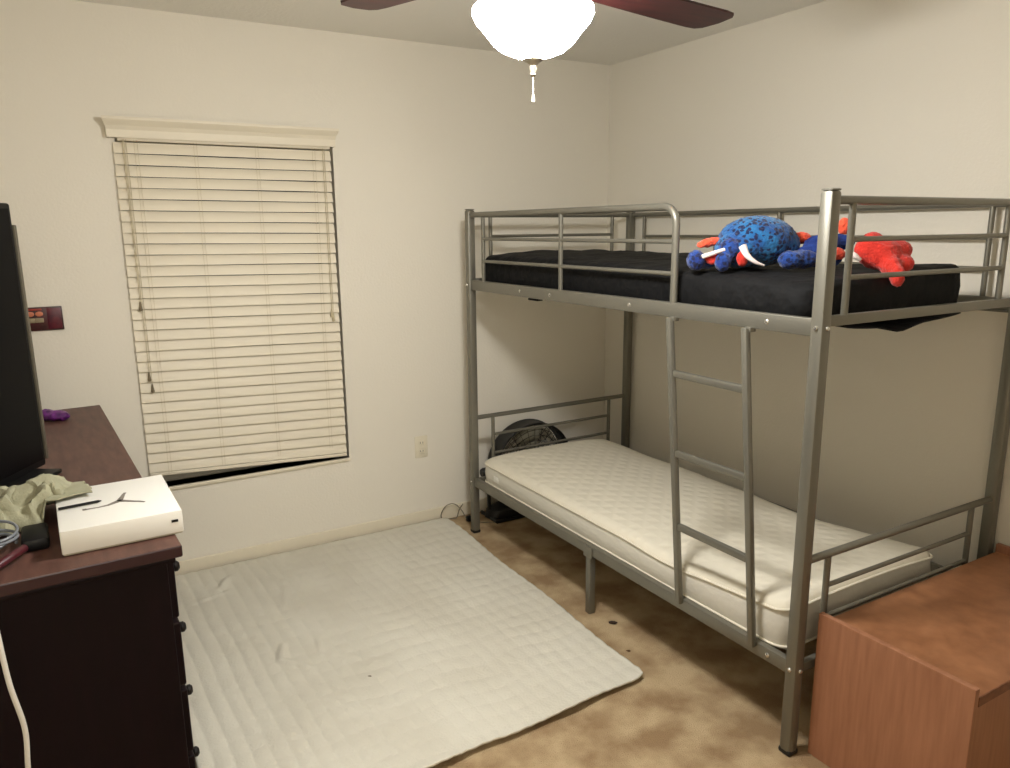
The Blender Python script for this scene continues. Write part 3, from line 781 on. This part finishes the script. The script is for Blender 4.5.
# emblem: long reaching limb, raised arm and split legs
bm = bmesh.new()
def stroke(pts, w, z=hz+.0004, h=.0008):
    P = [Vector((a, b_)) for a, b_ in pts]; L_, R_2 = [], []
    for i, p in enumerate(P):
        d = (P[min(i+1, len(P)-1)]-P[max(i-1, 0)]).normalized(); nrm = Vector((-d.y, d.x)); ww = w[i]/2
        L_.append(p+nrm*ww); R_2.append(p-nrm*ww)
    ring = L_+R_2[::-1]; vt = [bm.verts.new((q.x, q.y, z+h)) for q in ring]; vb = [bm.verts.new((q.x, q.y, z)) for q in ring]
    n_ = len(ring); bm.faces.new(vt); bm.faces.new(vb[::-1])
    for k in range(n_): bm.faces.new((vt[k], vb[k], vb[(k+1) % n_], vt[(k+1) % n_]))
stroke([(-.066, -.030), (-.040, -.032), (-.018, -.028), (.004, -.012), (.012, -.006)], [.006, .005, .008, .014, .012])
stroke([(.006, -.012), (.014, .012), (.020, .034), (.024, .044)], [.014, .010, .007, .006])
stroke([(.008, -.010), (.028, -.026), (.046, -.040), (.056, -.050)], [.012, .008, .006, .004])
stroke([(-.070, -.030), (-.062, -.030)], [.010, .010])
obj('emblem', bm, M['emblem'], bxo, False)
bm = bmesh.new(); box(bm, (hx-.024, -hy-.0008, .030), (hx-.010, -hy+.0005, .036)); obj('side_mark', bm, M['black'], bxo, False)

# crumpled cloth
def crumple(name, w, d, h, loc, rz, m, seed, label, cat):
    bm = bmesh.new(); n1, n2 = 46, 34; g = []
    for i in range(n1+1):
        row = []
        for j in range(n2+1):
            u, v = i/n1*2-1, j/n2*2-1
            r = max(abs(u), abs(v)); 
            p = Vector((u*w, v*d, 0))
            q = Vector((u*1.7+seed, v*1.5, seed))
            f = 1-abs(noise.noise(q*1.1))*2
            z = h*(1-r**3)*(.62+.38*f) + .006*noise.noise(q*4)
            wx, wy = loc[0]+u*w*math.cos(rz)-v*d*math.sin(rz), loc[1]+u*w*math.sin(rz)+v*d*math.cos(rz)
            over = min(max((wx+2.832)/.012, 0), 1)*min(max((-1.435-wy)/.012, 0), 1)    # drapes over the box corner
            z = max(z*(1-.05*over), .060*over)
            edge = .016*noise.noise(Vector((u*3, v*3, seed*2)))
            row.append(bm.verts.new((p.x+edge+.012*noise.noise(q*3), p.y+.012*noise.noise(q*3+Vector((9, 0, 0))), max(z, 0)+.004)))
        g.append(row)
    for i in range(n1):
        for j in range(n2): bm.faces.new((g[i][j], g[i+1][j], g[i+1][j+1], g[i][j+1]))
    o = obj(name, bm, m); o.location = loc; o.rotation_euler = (0, 0, rz)
    for p in o.data.polygons: p.use_smooth = True
    s = o.modifiers.new('solid', 'SOLIDIFY'); s.thickness = .003; s.offset = 1
    return tag(o, label, cat)
crumple('cloth', .108, .080, .104, (-2.842, -1.485, DZ+.002), .12, M['cloth'], 3.3, 'crumpled sage-beige cloth lying between the television and white box, draped over its rear corner', 'cloth')

# cable coil
pts = []
for k in range(0, 150):
    a = k/150*2*PI*3.6; rr = .042+.008*math.sin(a*.7)
    pts.append((rr*math.cos(a)*1.1, rr*math.sin(a)*1.25, .006+.036*k/150+.004*math.sin(a*1.3)))
pts += [(-.02, -.05, .040), (-.06, -.03, .030), (-.10, .02, .02)]
bm = bmesh.new(); tube(bm, pts, .0032, 8); o = obj('coiled_cable', bm, M['cable_g']); o.location = (-2.928, -1.64, DZ+.002)
tag(o, 'glossy grey coiled cable on the dresser left of the white box', 'cable')
# black adaptor behind the box
bm = bmesh.new(); box(bm, (-.026, -.055, 0), (.026, .055, .028), .008); o = obj('power_adapter', bm, M['black']); o.location = (-2.845, -1.645, DZ+.0005); o.rotation_euler = (0, 0, .03)
tag(o, 'small black power brick on the dresser between the coiled cable and white box', 'adapter')
# red handle-like bit
bm = bmesh.new(); tube(bm, bezier([(-.035, -.055, .010), (.0, -.01, .016), (.02, .035, .012)], 8), .009, 10); o = obj('red_handle', bm, M['redbrown']); o.location = (-2.885, -1.735, DZ+.001)
tag(o, 'short dark red plastic handle at the near edge of the dresser top', 'handle')
# purple thing
bm = bmesh.new(); ellipsoid(bm, (0, 0, .018), (.040, .040, .018)); ellipsoid(bm, (-.03, .01, .022), (.026, .03, .021)); ellipsoid(bm, (.022, -.02, .016), (.024, .022, .016)); o = plush(bm, 'purple_toy', M['purple'], None, .004)
o.location = (-2.800, -.375, DZ); tag(o, 'small shiny purple toy at the far end of the dresser top', 'toy')
# thin dark strip on the box, along the edge of the cloth
bm = bmesh.new(); tube(bm, [(-.045, -.004, .0035), (.035, .004, .0035), (.042, .0048, .0035)], [.0032, .0032, .001], 8); o = obj('strip', bm, M['black']); o.location = (-2.751, -1.616, DZ+.058)
tag(o, 'thin dark strip on the white box along the cloth edge', 'strip')
# white cable hanging in front of the dresser end
pts = bezier([(-2.935, -1.800, .8745), (-2.925, -1.850, .865), (-2.916, -1.885, .815), (-2.906, -1.915, .70), (-2.892, -1.925, .60), (-2.897, -1.93, .50), (-2.90, -1.91, .30), (-2.88, -1.89, .12), (-2.84, -1.92, .006), (-2.78, -1.98, .006)], 10)
bm = bmesh.new(); tube(bm, pts, .0048, 10); tag(obj('hanging_cable', bm, M['cable_w']), 'white cable hanging down in front of the dark dresser end', 'cable')

# ------------------------------------------------------------ world, camera
w = bpy.data.worlds.new('night'); scn.world = w; w.use_nodes = True
w.node_tree.nodes['Background'].inputs['Color'].default_value = (.010, .013, .022, 1)
w.node_tree.nodes['Background'].inputs['Strength'].default_value = .5

cam = bpy.data.cameras.new('camera'); co_ = bpy.data.objects.new('camera', cam); col.objects.link(co_)
yaw, pitch, roll = .526668, .210243, -.010306
cy_, sy_ = math.cos(yaw), math.sin(yaw); cp, sp = math.cos(pitch), math.sin(pitch)
F = Vector((sy_*cp, cy_*cp, -sp)); R0 = Vector((cy_, -sy_, 0)); U0 = R0.cross(F)
Rv = math.cos(roll)*R0+math.sin(roll)*U0; Uv = -math.sin(roll)*R0+math.cos(roll)*U0
co_.matrix_world = Matrix(((Rv.x, Uv.x, -F.x, -2.7393), (Rv.y, Uv.y, -F.y, -3.516), (Rv.z, Uv.z, -F.z, 1.5379), (0, 0, 0, 1)))
cam.sensor_width = 36; cam.lens = 758.37*36/1010; cam.shift_x = .0015; cam.shift_y = .0059; cam.clip_start = .02
scn.camera = co_
vs = scn.view_settings; scn.display_settings.display_device = 'sRGB'
vs.view_transform = 'Standard'; vs.look = 'None'; vs.gamma = 1; vs.use_curve_mapping = False; vs.exposure = -0.05
